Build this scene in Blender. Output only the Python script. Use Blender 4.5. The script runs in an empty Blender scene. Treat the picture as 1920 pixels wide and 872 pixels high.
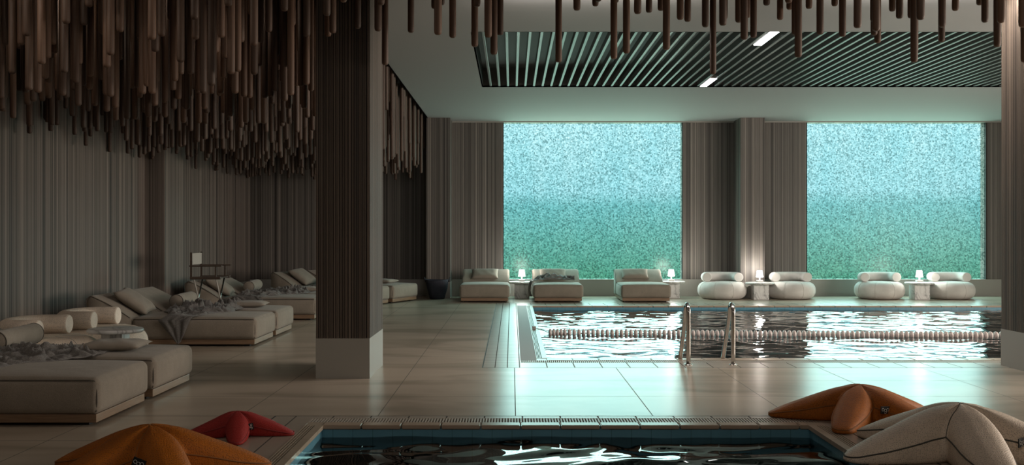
import bpy, bmesh, math, random
from mathutils import Vector, Matrix, noise
random.seed(7)
PI = math.pi
D = bpy.data
COL = bpy.context.scene.collection
SC = bpy.context.scene

# ------------------------------------------------------------------ nodes
def mat(name):
    m = D.materials.new(name); m.use_nodes = True
    nt = m.node_tree; nt.nodes.clear()
    return m, nt
def nd(nt, typ, ins=None, **props):
    n = nt.nodes.new(typ)
    for k, v in props.items(): setattr(n, k, v)
    for k, v in (ins or {}).items():
        s = n.inputs[k]
        if hasattr(v, 'is_linked') or isinstance(v, bpy.types.NodeSocket): nt.links.new(v, s)
        else: s.default_value = v
    return n
def out(nt, sh): o = nt.nodes.new('ShaderNodeOutputMaterial'); nt.links.new(sh, o.inputs['Surface'])
def math_(nt, op, a, b=0.0, c=None):
    n = nt.nodes.new('ShaderNodeMath'); n.operation = op
    for i, v in enumerate((a, b, c)):
        if v is None: continue
        if isinstance(v, bpy.types.NodeSocket): nt.links.new(v, n.inputs[i])
        else: n.inputs[i].default_value = v
    return n.outputs[0]
def ramp(nt, fac, stops, interp='LINEAR'):
    r = nt.nodes.new('ShaderNodeValToRGB'); r.color_ramp.interpolation = interp
    e = r.color_ramp.elements
    while len(e) < len(stops): e.new(0.5)
    for i, (p, c) in enumerate(stops):
        e[i].position = p; e[i].color = (*c, 1) if len(c) == 3 else c
    if fac is not None: nt.links.new(fac, r.inputs[0])
    return r.outputs[0]
def objco(nt):
    t = nt.nodes.new('ShaderNodeTexCoord'); return t.outputs['Object']
def sep(nt, v):
    s = nt.nodes.new('ShaderNodeSeparateXYZ'); nt.links.new(v, s.inputs[0]); return s.outputs
def principled(nt, **k):
    ins = {}
    for a, b in k.items(): ins[a.replace('_', ' ')] = b
    return nd(nt, 'ShaderNodeBsdfPrincipled', ins).outputs[0]
def bump(nt, h, strength=.3, dist=.01):
    return nd(nt, 'ShaderNodeBump', {'Height': h, 'Strength': strength, 'Distance': dist}).outputs[0]
def mixc(nt, f, a, b, blend='MIX'):
    n = nt.nodes.new('ShaderNodeMix'); n.data_type = 'RGBA'; n.blend_type = blend
    for i, v in ((0, f), (6, a), (7, b)):
        if isinstance(v, bpy.types.NodeSocket): nt.links.new(v, n.inputs[i])
        elif i == 0: n.inputs[0].default_value = v
        else: n.inputs[i].default_value = (*v, 1)
    return n.outputs[2]

def plain(name, col, rough=.6, metal=0., spec=.5):
    m, nt = mat(name)
    out(nt, principled(nt, Base_Color=(*col, 1), Roughness=rough, Metallic=metal, Specular_IOR_Level=spec)); return m

def slat_mat(name, dark, mid, light, freq=44., rough=.6):
    m, nt = mat(name)
    x, y, z = sep(nt, objco(nt))
    u = math_(nt, 'ADD', x, math_(nt, 'MULTIPLY', y, 1.013))
    def white(fr, ph): return nd(nt, 'ShaderNodeTexWhiteNoise', {'W': math_(nt, 'FLOOR', math_(nt, 'MULTIPLY_ADD', u, fr, ph))}, noise_dimensions='1D').outputs['Value']
    a_, b_ = white(freq, 3.), white(freq * .37, 57.)
    n2 = nd(nt, 'ShaderNodeTexNoise', {'W': math_(nt, 'MULTIPLY', u, freq * .12), 'Scale': 1., 'Detail': 3.}, noise_dimensions='1D').outputs[0]
    v = math_(nt, 'ADD', math_(nt, 'MULTIPLY', a_, .62), math_(nt, 'ADD', math_(nt, 'MULTIPLY', b_, .22), math_(nt, 'MULTIPLY', n2, .2)))
    mp = nd(nt, 'ShaderNodeMapping', {'Vector': objco(nt), 'Scale': (60., 60., 1.5)}).outputs[0]
    g = nd(nt, 'ShaderNodeTexNoise', {'Vector': mp, 'Scale': 1.5, 'Detail': 3.}).outputs[0]
    c = ramp(nt, v, [(.20, dark), (.32, tuple(q * .72 for q in mid)), (.55, mid), (.78, tuple(q * 1.2 for q in mid)), (.86, light)])
    c = mixc(nt, .35, c, ramp(nt, g, [(.3, (.35, .35, .35)), (.7, (1., 1., 1.))]), 'MULTIPLY')
    out(nt, principled(nt, Base_Color=c, Roughness=rough, Normal=bump(nt, v, .8, .012))); return m

def fabric(name, col, col2=None, scale=260., rough=.85, wr=4., amt=.25, sheen=.15):
    m, nt = mat(name)
    co = objco(nt)
    n = nd(nt, 'ShaderNodeTexNoise', {'Vector': co, 'Scale': wr, 'Detail': 4.}).outputs[0]
    f = nd(nt, 'ShaderNodeTexNoise', {'Vector': co, 'Scale': scale, 'Detail': 1.}).outputs[0]
    c = mixc(nt, ramp(nt, f, [(.4, (0, 0, 0)), (.62, (1, 1, 1))]), col, col2 or tuple(v * 1.35 for v in col))
    c = mixc(nt, amt, c, ramp(nt, n, [(.3, (.6, .6, .6)), (.7, (1.25, 1.25, 1.25))]), 'MULTIPLY')
    h = math_(nt, 'ADD', math_(nt, 'MULTIPLY', n, 1.), math_(nt, 'MULTIPLY', f, .12))
    out(nt, principled(nt, Base_Color=c, Roughness=rough, Specular_IOR_Level=.25, Sheen_Weight=sheen, Normal=bump(nt, h, .35, .03))); return m

def knit(name, col, hole, k=420., rough=.6, rim=.5):
    """open three-dimensional mesh fabric: a lattice of small holes over a darker backing"""
    m, nt = mat(name)
    co = objco(nt)
    v = nd(nt, 'ShaderNodeTexVoronoi', {'Vector': co, 'Scale': k, 'Randomness': .55}).outputs['Distance']
    f = math_(nt, 'SUBTRACT', 1., v)
    big = nd(nt, 'ShaderNodeTexNoise', {'Vector': co, 'Scale': 5., 'Detail': 2.}).outputs[0]
    c = mixc(nt, ramp(nt, v, [(.12, (1, 1, 1)), (.42, (0, 0, 0))]), col, hole)
    c = mixc(nt, .3, c, ramp(nt, big, [(.3, (.7, .7, .7)), (.7, (1.2, 1.2, 1.2))]), 'MULTIPLY')
    out(nt, principled(nt, Base_Color=c, Roughness=rough, Specular_IOR_Level=rim, Normal=bump(nt, f, .45, -.006))); return m

def wood(name, a, b, rough=.45):
    m, nt = mat(name)
    mp = nd(nt, 'ShaderNodeMapping', {'Vector': objco(nt), 'Scale': (3., 3., 60.)}).outputs[0]
    n = nd(nt, 'ShaderNodeTexNoise', {'Vector': mp, 'Scale': 1.5, 'Detail': 5.}).outputs[0]
    out(nt, principled(nt, Base_Color=ramp(nt, n, [(.3, a), (.7, b)]), Roughness=rough)); return m

def stick_mat():
    m, nt = mat('stick_wood')
    x, y, z = sep(nt, objco(nt))
    mp = nd(nt, 'ShaderNodeMapping', {'Vector': objco(nt), 'Scale': (50., 50., 2.)}).outputs[0]
    n = nd(nt, 'ShaderNodeTexNoise', {'Vector': mp, 'Scale': 1.2, 'Detail': 4.}).outputs[0]
    r = nd(nt, 'ShaderNodeObjectInfo').outputs['Random']
    c = ramp(nt, n, [(.3, (.075, .045, .030)), (.7, (.17, .10, .066))])
    c = mixc(nt, 1., c, ramp(nt, r, [(0., (.55, .55, .55)), (1., (1.25, 1.2, 1.15))]), 'MULTIPLY')
    out(nt, principled(nt, Base_Color=c, Roughness=.6)); return m

def marble(name, base=(.78, .78, .77), vein=(.38, .38, .38), rough=.38, scale=2.2):
    m, nt = mat(name)
    co = objco(nt)
    d = nd(nt, 'ShaderNodeTexNoise', {'Vector': co, 'Scale': scale, 'Detail': 5., 'Distortion': 1.4}).outputs[0]
    v = math_(nt, 'ABSOLUTE', math_(nt, 'SUBTRACT', d, .5))
    c = ramp(nt, v, [(0., vein), (.03, tuple(q * .85 for q in base)), (.12, base)])
    out(nt, principled(nt, Base_Color=c, Roughness=rough)); return m

def floor_mat():
    m, nt = mat('porcelain_tile')
    co = objco(nt); x, y, z = sep(nt, co)
    def line(v, off, step, w):
        f = math_(nt, 'FRACT', math_(nt, 'DIVIDE', math_(nt, 'SUBTRACT', v, off), step))
        a = math_(nt, 'ABSOLUTE', math_(nt, 'SUBTRACT', f, .5))
        return math_(nt, 'GREATER_THAN', a, .5 - w / step)
    l = math_(nt, 'MAXIMUM', line(x, .03, 1.2, .004), line(y, 8.93, 1.063, .005))
    mp = nd(nt, 'ShaderNodeMapping', {'Vector': co, 'Scale': (.55, 1.3, 1.)}).outputs[0]
    n = nd(nt, 'ShaderNodeTexNoise', {'Vector': mp, 'Scale': .9, 'Detail': 2., 'Distortion': .8}).outputs[0]
    c = ramp(nt, n, [(.34, (.31, .26, .20)), (.52, (.41, .345, .272)), (.75, (.45, .38, .30))])  # soft shade patches painted into the tile colour as cloudiness
    c = mixc(nt, l, c, (.13, .12, .10))
    r = math_(nt, 'MULTIPLY_ADD', l, .4, .26)
    sp = math_(nt, 'MULTIPLY', math_(nt, 'SUBTRACT', 1., l), .27)
    out(nt, principled(nt, Base_Color=c, Roughness=r, Specular_IOR_Level=sp, Normal=bump(nt, math_(nt, 'SUBTRACT', 1., l), .25, .002))); return m

def smalltile(name, col, sx, sy, ox, oy, w=.003, rough=.28, grout=(.10, .095, .085)):
    m, nt = mat(name)
    co = objco(nt); x, y, z = sep(nt, co)
    def line(v, off, step):
        f = math_(nt, 'FRACT', math_(nt, 'DIVIDE', math_(nt, 'SUBTRACT', v, off), step))
        return math_(nt, 'GREATER_THAN', math_(nt, 'ABSOLUTE', math_(nt, 'SUBTRACT', f, .5)), .5 - w / step)
    l = None
    if sx: l = line(x, ox, sx)
    if sy: l2 = line(y, oy, sy); l = l2 if l is None else math_(nt, 'MAXIMUM', l, l2)
    n = nd(nt, 'ShaderNodeTexNoise', {'Vector': co, 'Scale': 3., 'Detail': 3.}).outputs[0]
    c = mixc(nt, .4, col, ramp(nt, n, [(.3, (.75, .75, .75)), (.7, (1.1, 1.1, 1.1))]), 'MULTIPLY')
    c = mixc(nt, l, c, grout)
    out(nt, principled(nt, Base_Color=c, Roughness=rough, Specular_IOR_Level=math_(nt, 'MULTIPLY', math_(nt, 'SUBTRACT', 1., l), .27))); return m

def water_mat(name, tint):
    m, nt = mat(name)
    fr = nd(nt, 'ShaderNodeFresnel', {'IOR': 1.5}).outputs[0]
    tr = nd(nt, 'ShaderNodeBsdfTransparent', {'Color': (*tint, 1)}).outputs[0]
    gl = nd(nt, 'ShaderNodeBsdfGlossy', {'Color': (1, 1, 1, 1), 'Roughness': .02}).outputs[0]
    mx = nd(nt, 'ShaderNodeMixShader', {0: fr, 1: tr, 2: gl}).outputs[0]
    out(nt, mx); return m

def glass_mat():
    """pebbled, tinted privacy glass: a fine speckle of lighter and darker cells"""
    m, nt = mat('pebbled_glass')
    co = objco(nt)
    v = nd(nt, 'ShaderNodeTexVoronoi', {'Vector': co, 'Scale': 32.}).outputs['Color']
    vx = nd(nt, 'ShaderNodeRGBToBW', {0: v}).outputs[0]
    n = nd(nt, 'ShaderNodeTexNoise', {'Vector': co, 'Scale': 22., 'Detail': 2.}).outputs[0]
    mp = nd(nt, 'ShaderNodeMapping', {'Vector': co, 'Scale': (1.2, 1., .25)}).outputs[0]
    big = nd(nt, 'ShaderNodeTexNoise', {'Vector': mp, 'Scale': 1.4, 'Detail': 2.}).outputs[0]
    f = math_(nt, 'ADD', math_(nt, 'MULTIPLY', vx, .6), math_(nt, 'MULTIPLY', n, .4))
    c = ramp(nt, f, [(.26, (.44, .58, .57)), (.5, (.70, .86, .85)), (.74, (.90, 1., .99))])
    c = mixc(nt, .5, c, ramp(nt, big, [(.3, (.82, .96, .98)), (.7, (1., 1., 1.))]), 'MULTIPLY')
    tr = nd(nt, 'ShaderNodeBsdfTransparent', {'Color': c}).outputs[0]
    gl = nd(nt, 'ShaderNodeBsdfGlossy', {'Color': (1, 1, 1, 1), 'Roughness': .35}).outputs[0]
    out(nt, nd(nt, 'ShaderNodeMixShader', {0: .012, 1: tr, 2: gl}).outputs[0]); return m

def emit(name, col, s):
    m, nt = mat(name); out(nt, nd(nt, 'ShaderNodeEmission', {'Color': (*col, 1), 'Strength': s}).outputs[0]); return m

M = dict(
    slat=slat_mat('slatted_wall_panel', (.035, .03, .026), (.135, .12, .107), (.27, .24, .21)),
    slat_left=slat_mat('slatted_wall_panel_grey', (.05, .043, .038), (.175, .147, .127), (.31, .26, .225), 42.),
    slat_dark=plain('rib_core', (.02, .016, .013), .7),
    rib=slat_mat('rib_wood', (.05, .038, .03), (.12, .092, .072), (.2, .155, .12), 60.),
    plaster=plain('grey_plaster', (.30, .29, .262), .5),
    ceil=plain('ceiling_paint', (.42, .42, .42), .7),
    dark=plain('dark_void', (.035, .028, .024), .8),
    recess=plain('recess_paint', (.27, .27, .27), .6),
    slatmetal=plain('slat_paint', (.165, .175, .17), .35),
    floor=floor_mat(),
    fabric=fabric('taupe_fabric', (.21, .18, .145)),
    pipe=plain('piping_fabric', (.085, .072, .058), .8),
    pillow=fabric('pillow_fabric', (.22, .19, .155), scale=300.),
    blanket=fabric('throw_knit', (.105, .098, .092), (.17, .16, .15), scale=120., wr=12., amt=.3),
    plinth=wood('oak_plinth', (.17, .105, .062), (.25, .16, .098)),
    black=plain('black_foot', (.012, .012, .012), .6),
    cream=knit('cream_mesh', (.80, .69, .58), (.33, .28, .23), 100.),
    creamcap=fabric('cream_cap', (.78, .70, .61)),
    white=fabric('white_wrinkled_fabric', (.60, .575, .55), (.70, .67, .64), wr=2.5, amt=.5),
    whitecap=plain('white_cap', (.66, .64, .61), .7),
    marble=marble('white_marble'),
    orange=knit('orange_mesh', (.36, .105, .008), (.09, .035, .01), 105., .6, .25),
    red=knit('red_mesh', (.30, .022, .018), (.16, .01, .009), 120., .6, .25),
    sand=knit('sand_mesh', (.74, .62, .50), (.28, .235, .195), 105.),
    seam_d=plain('seam_dark', (.07, .07, .06), .8),
    seam_l=plain('seam_light', (.5, .43, .35), .8),
    seam_r=plain('seam_red', (.24, .02, .02), .8),
    seam_o=plain('seam_orange', (.22, .085, .02), .8),
    tag=plain('tag_cloth', (.006, .006, .006), .8),
    tagtxt=plain('tag_thread', (.6, .58, .55), .8),
    steel=plain('polished_steel', (.62, .60, .57), .18, 1.),
    basket=fabric('navy_fabric', (.028, .03, .042), (.04, .042, .055), wr=7., amt=.5, sheen=0),
    rope=plain('lane_cable', (.3, .3, .3), .4),
    floatm=plain('lane_float_plastic', (.62, .54, .51), .4),
    pooltile=smalltile('pool_tile', (.13, .32, .42), .165, .165, 0, 0, .003, .25, (.09, .21, .25)),
    poolfloor=smalltile('pool_floor_tile', (.05, .14, .17), .33, .33, 0, 0, .004, .3, (.01, .02, .025)),
    coping=smalltile('coping_tile', (.42, .33, .25), 50, 50, 17, 17, .001),
    coping_y=smalltile('coping_tile_side', (.42, .35, .27), 0, 50, 0, 17, .001),
    tile33=smalltile('deck_tile', (.36, .31, .255), .328, 0, .09, 0, .006),
    tile16=smalltile('mosaic_deck_tile', (.34, .30, .25), .146, .165, .09, 12.12, .0055),
    strip=plain('overflow_strip', (.27, .275, .27), .6, spec=.15),
    grate=plain('grate_bars', (.42, .37, .31), .4),
    water=water_mat('pool_water', (.45, .75, .78)),
    water2=water_mat('small_pool_water', (.40, .72, .78)),
    glass=glass_mat(),
    shade=emit('lamp_shade_glow', (1., .97, .93), 9.),
    lampw=plain('lamp_white', (.8, .78, .75), .4),
    led=emit('linear_light', (1., 1., 1.), 14.),
    canvas=plain('chair_canvas', (.42, .39, .35), .8),
    darkwood=wood('dark_chair_wood', (.06, .042, .032), (.10, .07, .052)),
    stick=stick_mat(),
    pouf_seam=plain('pouf_seam', (.46, .44, .41), .8),
)

# ------------------------------------------------------------------ objects
def tag(o, label=None, cat=None, group=None, kind=None):
    if label: o['label'] = label
    if cat: o['category'] = cat
    if group: o['group'] = group
    if kind: o['kind'] = kind
    return o
def link(name, me, m, parent=None, smooth=False, loc=None):
    o = D.objects.new(name, me); COL.objects.link(o)
    if m is not None and not me.materials: me.materials.append(m)
    if smooth:
        for p in me.polygons: p.use_smooth = True
    if parent is not None: o.parent = parent
    if loc is not None: o.location = loc
    return o
def obj(name, bm, m, parent=None, smooth=False, loc=None):
    me = D.meshes.new(name); bm.normal_update(); bm.to_mesh(me); bm.free()
    return link(name, me, m, parent, smooth, loc)
def empty(name, loc, rz=0, **k):
    o = D.objects.new(name, None); COL.objects.link(o); o.location = loc; o.rotation_euler = (0, 0, rz)
    o.empty_display_size = .1
    return tag(o, **k)
def copy_tree(o, parent=None):
    c = o.copy(); COL.objects.link(c)
    if parent is not None: c.parent = parent
    for ch in list(o.children): copy_tree(ch, c)
    return c

def bx(bm, x0, x1, y0, y1, z0, z1):
    vs = [bm.verts.new(p) for p in ((x0, y0, z0), (x1, y0, z0), (x1, y1, z0), (x0, y1, z0), (x0, y0, z1), (x1, y0, z1), (x1, y1, z1), (x0, y1, z1))]
    for f in ((0, 3, 2, 1), (4, 5, 6, 7), (0, 1, 5, 4), (1, 2, 6, 5), (2, 3, 7, 6), (3, 0, 4, 7)): bm.faces.new([vs[i] for i in f])
def box(*b):
    bm = bmesh.new(); bx(bm, *b); return bm
def bbox(*b, r=.01, seg=2):
    bm = bmesh.new(); bx(bm, *b)
    bmesh.ops.bevel(bm, geom=bm.edges[:], offset=r, segments=seg, affect='EDGES', profile=.5); return bm
def struct(name, bm, m, **k):
    o = obj(name, bm, m); o['kind'] = 'structure'; return o
def tube(bm, pts, r, n=10, cap=True, closed=False):
    pts = [Vector(p) for p in pts]; N = len(pts); rings = []
    prev = None
    for i, p in enumerate(pts):
        if closed: t = (pts[(i + 1) % N] - pts[i - 1])
        else: t = pts[min(i + 1, N - 1)] - pts[max(i - 1, 0)]
        t.normalize()
        if prev is None:
            a = Vector((0, 0, 1)) if abs(t.z) < .9 else Vector((1, 0, 0))
            u = t.cross(a).normalized()
        else: u = (prev - t * prev.dot(t)).normalized()
        prev = u; v = t.cross(u)
        rr = r[i] if isinstance(r, (list, tuple)) else r
        rings.append([bm.verts.new(p + (u * math.cos(2 * PI * k / n) + v * math.sin(2 * PI * k / n)) * rr) for k in range(n)])
    for i in range(N if closed else N - 1):
        a, b = rings[i], rings[(i + 1) % N]
        for k in range(n): bm.faces.new((a[k], a[(k + 1) % n], b[(k + 1) % n], b[k]))
    if cap and not closed:
        bm.faces.new(rings[0][::-1]); bm.faces.new(rings[-1])
    return bm
def lathe(bm, prof, n=32, c=(0, 0, 0)):
    rings = []
    for (r, z) in prof:
        if r < 1e-5: rings.append([bm.verts.new((c[0], c[1], c[2] + z))])
        else: rings.append([bm.verts.new((c[0] + r * math.cos(2 * PI * k / n), c[1] + r * math.sin(2 * PI * k / n), c[2] + z)) for k in range(n)])
    for a, b in zip(rings[:-1], rings[1:]):
        for k in range(n):
            k2 = (k + 1) % n
            if len(a) == 1 and len(b) == 1: continue
            if len(a) == 1: bm.faces.new((a[0], b[k2], b[k]))
            elif len(b) == 1: bm.faces.new((a[k], a[k2], b[0]))
            else: bm.faces.new((a[k], a[k2], b[k2], b[k]))
    return bm
def cushion(x0, x1, y0, y1, z0, z1, r=.05, bulge=.02, nx=16, ny=14, nz=6, bulge_t=None):
    """rounded, softly swollen upholstery block"""
    bm = bmesh.new(); bt = bulge if bulge_t is None else bulge_t
    cx, cy, cz = (x0 + x1) / 2, (y0 + y1) / 2, (z0 + z1) / 2
    hx, hy, hz = (x1 - x0) / 2, (y1 - y0) / 2, (z1 - z0) / 2
    r = min(r, hx * .95, hy * .95, hz * .95)
    def ticks(h, n):
        # extra lines where the rounding sits
        a = [-h, -h + r * .3, -h + r * .7]; b = [h - r * .7, h - r * .3, h]
        m = [-h + r + (2 * h - 2 * r) * i / max(n - 1, 1) for i in range(n)]
        return a + m + b
    tx, ty, tz = ticks(hx, nx), ticks(hy, ny), ticks(hz, nz)
    V = {}
    def P(x, y, z):
        k = (round(x, 6), round(y, 6), round(z, 6))
        if k in V: return V[k]
        p = Vector((x, y, z)); q = Vector((max(-hx + r, min(hx - r, x)), max(-hy + r, min(hy - r, y)), max(-hz + r, min(hz - r, z))))
        d = p - q
        if d.length > 1e-9: p = q + d.normalized() * r
        ax, ay, az = x / hx, y / hy, z / hz
        f = lambda t: max(0, 1 - t * t)
        p.x += math.copysign(bulge * f(ay) * f(az), ax) * (abs(ax) ** 6)
        p.y += math.copysign(bulge * f(ax) * f(az), ay) * (abs(ay) ** 6)
        if az > 0: p.z += bt * (f(ax) ** .5) * (f(ay) ** .5) * (az ** 4)
        V[k] = bm.verts.new((p.x + cx, p.y + cy, p.z + cz)); return V[k]
    def face(A, B, mk, flip):
        for i in range(len(A) - 1):
            for j in range(len(B) - 1):
                q = [mk(A[i], B[j]), mk(A[i + 1], B[j]), mk(A[i + 1], B[j + 1]), mk(A[i], B[j + 1])]
                bm.faces.new(q[::-1] if flip else q)
    face(tx, ty, lambda a, b: P(a, b, hz), False); face(tx, ty, lambda a, b: P(a, b, -hz), True)
    face(tx, tz, lambda a, b: P(a, -hy, b), False); face(tx, tz, lambda a, b: P(a, hy, b), True)
    face(ty, tz, lambda a, b: P(hx, a, b), False); face(ty, tz, lambda a, b: P(-hx, a, b), True)
    return bm
def pillow_bm(w, h, t, n=16, flat=.0):
    bm = bmesh.new(); g = [{}, {}]
    for s in (0, 1):
        for i in range(n + 1):
            for j in range(n + 1):
                a, b = 2 * i / n - 1, 2 * j / n - 1
                edge = i in (0, n) or j in (0, n)
                if s == 1 and edge: g[1][i, j] = g[0][i, j]; continue
                k = 1 - .07 * (1 - a * a) * abs(b) ** 2 ; l = 1 - .07 * (1 - b * b) * abs(a) ** 2
                z = t / 2 * ((1 - a ** 4) ** .6) * ((1 - b ** 4) ** .6)
                z += .004 * math.sin(9 * a + 4 * b)* (1 - a * a) * (1 - b * b)
                g[s][i, j] = bm.verts.new((a * w / 2 * l, b * h / 2 * k, z if s == 0 else -z * (1 - flat)))
        for i in range(n):
            for j in range(n):
                q = [g[s][i, j], g[s][i + 1, j], g[s][i + 1, j + 1], g[s][i, j + 1]]
                bm.faces.new(q if s == 0 else q[::-1])
    return bm

# ------------------------------------------------------------------ room shell
LX, RX, BY, FY, CZ, SZ = -6.6, 15.0, 25.8, -3.0, 4.4, 4.72
# far pool P2 and near pool P1 (inner edges)
P2 = (.43, 12.4, 13.02, 22.3)
P1 = (-1.578, 2.469, 4.6, 8.49)
def floor_bm():
    bm = bmesh.new()
    hx0, hx1, hy0, hy1 = -.35, 13.2, 12.12, 23.2     # far pool + its tile margin
    gx0, gx1, gy0, gy1 = -2.06, 2.95, 3.9, 8.93      # near pool + its tile margin
    z0, z1 = -.25, 0.
    for b in ((LX, hx0, gy1, BY), (hx0, RX, gy1, hy0), (hx0, RX, hy1, BY), (hx1, RX, hy0, hy1),
              (LX, gx0, FY, gy1), (gx1, RX, FY, gy1), (gx0, gx1, FY, gy0)):
        bx(bm, *b, z0, z1)
    return bm
struct('floor', floor_bm(), M['floor'])
def frame_pieces(name, m, outer, inner, z0, z1):
    ox0, ox1, oy0, oy1 = outer; ix0, ix1, iy0, iy1 = inner
    bm = bmesh.new()
    for b in ((ox0, ox1, oy0, iy0), (ox0, ox1, iy1, oy1), (ox0, ix0, iy0, iy1), (ix1, ox1, iy0, iy1)):
        if b[1] - b[0] > 1e-4 and b[3] - b[2] > 1e-4: bx(bm, *b, z0, z1)
    return bm

def pool(idx, P, grate_w, cop_w, side_flute, side_plain, tile_outer, left_tiles):
    x0, x1, y0, y1 = P; dep = -1.25; zc = -.03
    # basin
    bm = bmesh.new(); t = .12
    bx(bm, x0 - t, x0, y0 - t, y1 + t, dep, -.03); bx(bm, x1, x1 + t, y0 - t, y1 + t, dep, -.03)
    bx(bm, x0, x1, y0 - t, y0, dep, -.03); bx(bm, x0, x1, y1, y1 + t, dep, -.03)
    struct('wall_pool_' + idx, bm, M['pooltile'])
    struct('floor_pool_' + idx, box(x0 - t, x1 + t, y0 - t, y1 + t, dep - .1, dep), M['poolfloor'])
    # coping nosing on the long sides and on the short sides
    bm = bmesh.new()
    for (a, b, c, d) in ((x0, x1, y0 - cop_w, y0 + .015), (x0, x1, y1 - .015, y1 + cop_w)):
        n = 0; q = a
        while q < b - .01:
            e = min(q + .33, b); bx(bm, q + .005, e - .005, c, d, -.03, .004); q = e
    bmesh.ops.bevel(bm, geom=[e for e in bm.edges], offset=.006, segments=2, affect='EDGES')
    struct('trim_coping_' + idx, bm, M['coping'])
    bm = bmesh.new()
    for s, xe in ((-1, x0), (1, x1)):
        q = y0
        while q < y1 - .01:
            e = min(q + .33, y1)
            a, b = sorted((xe - s * .015, xe + s * .05)); bx(bm, a, b, q + .003, e - .003, -.03, .004)
            k = 4; w = (side_flute - .05) / k
            for j in range(k):
                a, b = sorted((xe + s * (.05 + w * j + w * .5), xe + s * (.05 + w * (j + 1)))); bx(bm, a, b, q + .003, e - .003, -.035, .002)
            q = e
        a, b = sorted((xe + s * .05, xe + s * side_flute)); bx(bm, a, b, y0, y1, -.2, -.030)
    struct('trim_side_coping_' + idx, bm, M['coping_y'])
    # overflow grates along the long sides
    for gy, nm in ((y0 - cop_w - grate_w, 'near'), (y1 + cop_w, 'far')):
        if idx == '2' and nm == 'far':
            struct('trim_far_edge', box(x0 - side_flute - side_plain, x1 + side_flute, gy, gy + grate_w, -.2, -.001), M['tile33']); continue
        bm = bmesh.new(); q = x0 - side_flute - side_plain
        while q < x1 + side_flute:
            bx(bm, q, q + .0135, gy + .006, gy + grate_w - .006, -.03, .0); q += .0245
        bx(bm, x0 - side_flute - side_plain, x1 + side_flute, gy, gy + .008, -.05, .001); bx(bm, x0 - side_flute - side_plain, x1 + side_flute, gy + grate_w - .008, gy + grate_w, -.05, .001)
        struct('trim_grate_%s_%s' % (nm, idx), bm, M['grate'])
        struct('trim_channel_%s_%s' % (nm, idx), box(x0 - side_flute - side_plain, x1 + side_flute, gy, gy + grate_w, -.12, -.08), M['black'])
    g0, g1 = y0 - cop_w - grate_w, y1 + cop_w + grate_w
    ax0, ax1 = x0 - side_flute - side_plain, x1 + side_flute + side_plain
    if side_plain: struct('trim_overflow_' + idx, box(ax0, x0 - side_flute, y0 - cop_w, y1 + cop_w, -.2, -.001), M['strip'])
    else:
        pass
    bm = bmesh.new()
    bx(bm, x0 - side_flute, x0, y0 - cop_w, y0, -.2, -.001); bx(bm, x0 - side_flute, x0, y1, y1 + cop_w, -.2, -.001)
    bx(bm, x1, x1 + side_flute, y0 - cop_w, y0, -.2, -.001); bx(bm, x1, x1 + side_flute, y1, y1 + cop_w, -.2, -.001)
    struct('trim_corner_' + idx, bm, M['coping_y'])
    ox0, ox1, oy0, oy1 = tile_outer
    bm = bmesh.new(); bx(bm, ax0 if left_tiles else ox0, ox1, oy0, g0, -.2, 0); bx(bm, ax0 if left_tiles else ox0, ox1, g1, oy1, -.2, 0)
    bx(bm, x1 + side_flute, ox1, g0, g1, -.2, 0)
    if not left_tiles: bx(bm, ox0, ax0, g0, g1, -.2, 0)
    struct('floor_deck_tiles_' + idx, bm, M['tile33'])
    if left_tiles: struct('floor_mosaic_' + idx, box(ox0, ax0, oy0, oy1, -.2, 0), M['tile16'])
    else: pass
    # dark border joint around the tile field
    bm = bmesh.new(); w = .006
    for b in ((ox0 - w, ox1, oy0 - w, oy0 + w), (ox0 - w, ox1, oy1 - w, oy1 + w), (ox0 - w, ox0 + w, oy0, oy1), (ox1 - w, ox1 + w, oy0, oy1)): bx(bm, *b, -.02, .0006)
    struct('trim_joint_' + idx, bm, M['black'])
pool('2', P2, .22, .22, .12, .205, (-.35, 13.2, 12.12, 23.2), True)
pool('1', P1, .20, .13, .14, .0, (-2.06, 2.95, 3.9, 8.93), False)

def water(name, P, z, cell, f, amp, m, seed, an):
    x0, x1, y0, y1 = P; nx = int((x1 - x0) / cell); ny = int((y1 - y0) / cell)
    vs = []; fs = []
    for j in range(ny + 1):
        for i in range(nx + 1):
            x = x0 + (x1 - x0) * i / nx; y = y0 + (y1 - y0) * j / ny
            p = Vector((x * f * an, y * f, seed))
            q = p + Vector((noise.noise(p * .6 + Vector((5, 1, 2))), noise.noise(p * .6 + Vector((9, 7, 3))), 0)) * .9
            h = noise.noise(q) + .42 * noise.noise(q * 2.1) + .13 * noise.noise(q * 4.3)
            vs.append((x, y, z + amp * h))
    for j in range(ny):
        for i in range(nx):
            a = j * (nx + 1) + i; fs.append((a, a + 1, a + nx + 2, a + nx + 1))
    me = D.meshes.new(name); me.from_pydata(vs, [], fs)
    o = link(name, me, m, smooth=True); o['kind'] = 'structure'; return o
water('water_lap_pool', P2, -.085, .04, 3.3, .0155, M['water'], 3., .75)
water('water_small_pool', P1, -.10, .03, 2.0, .021, M['water2'], 11., .7)

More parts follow.
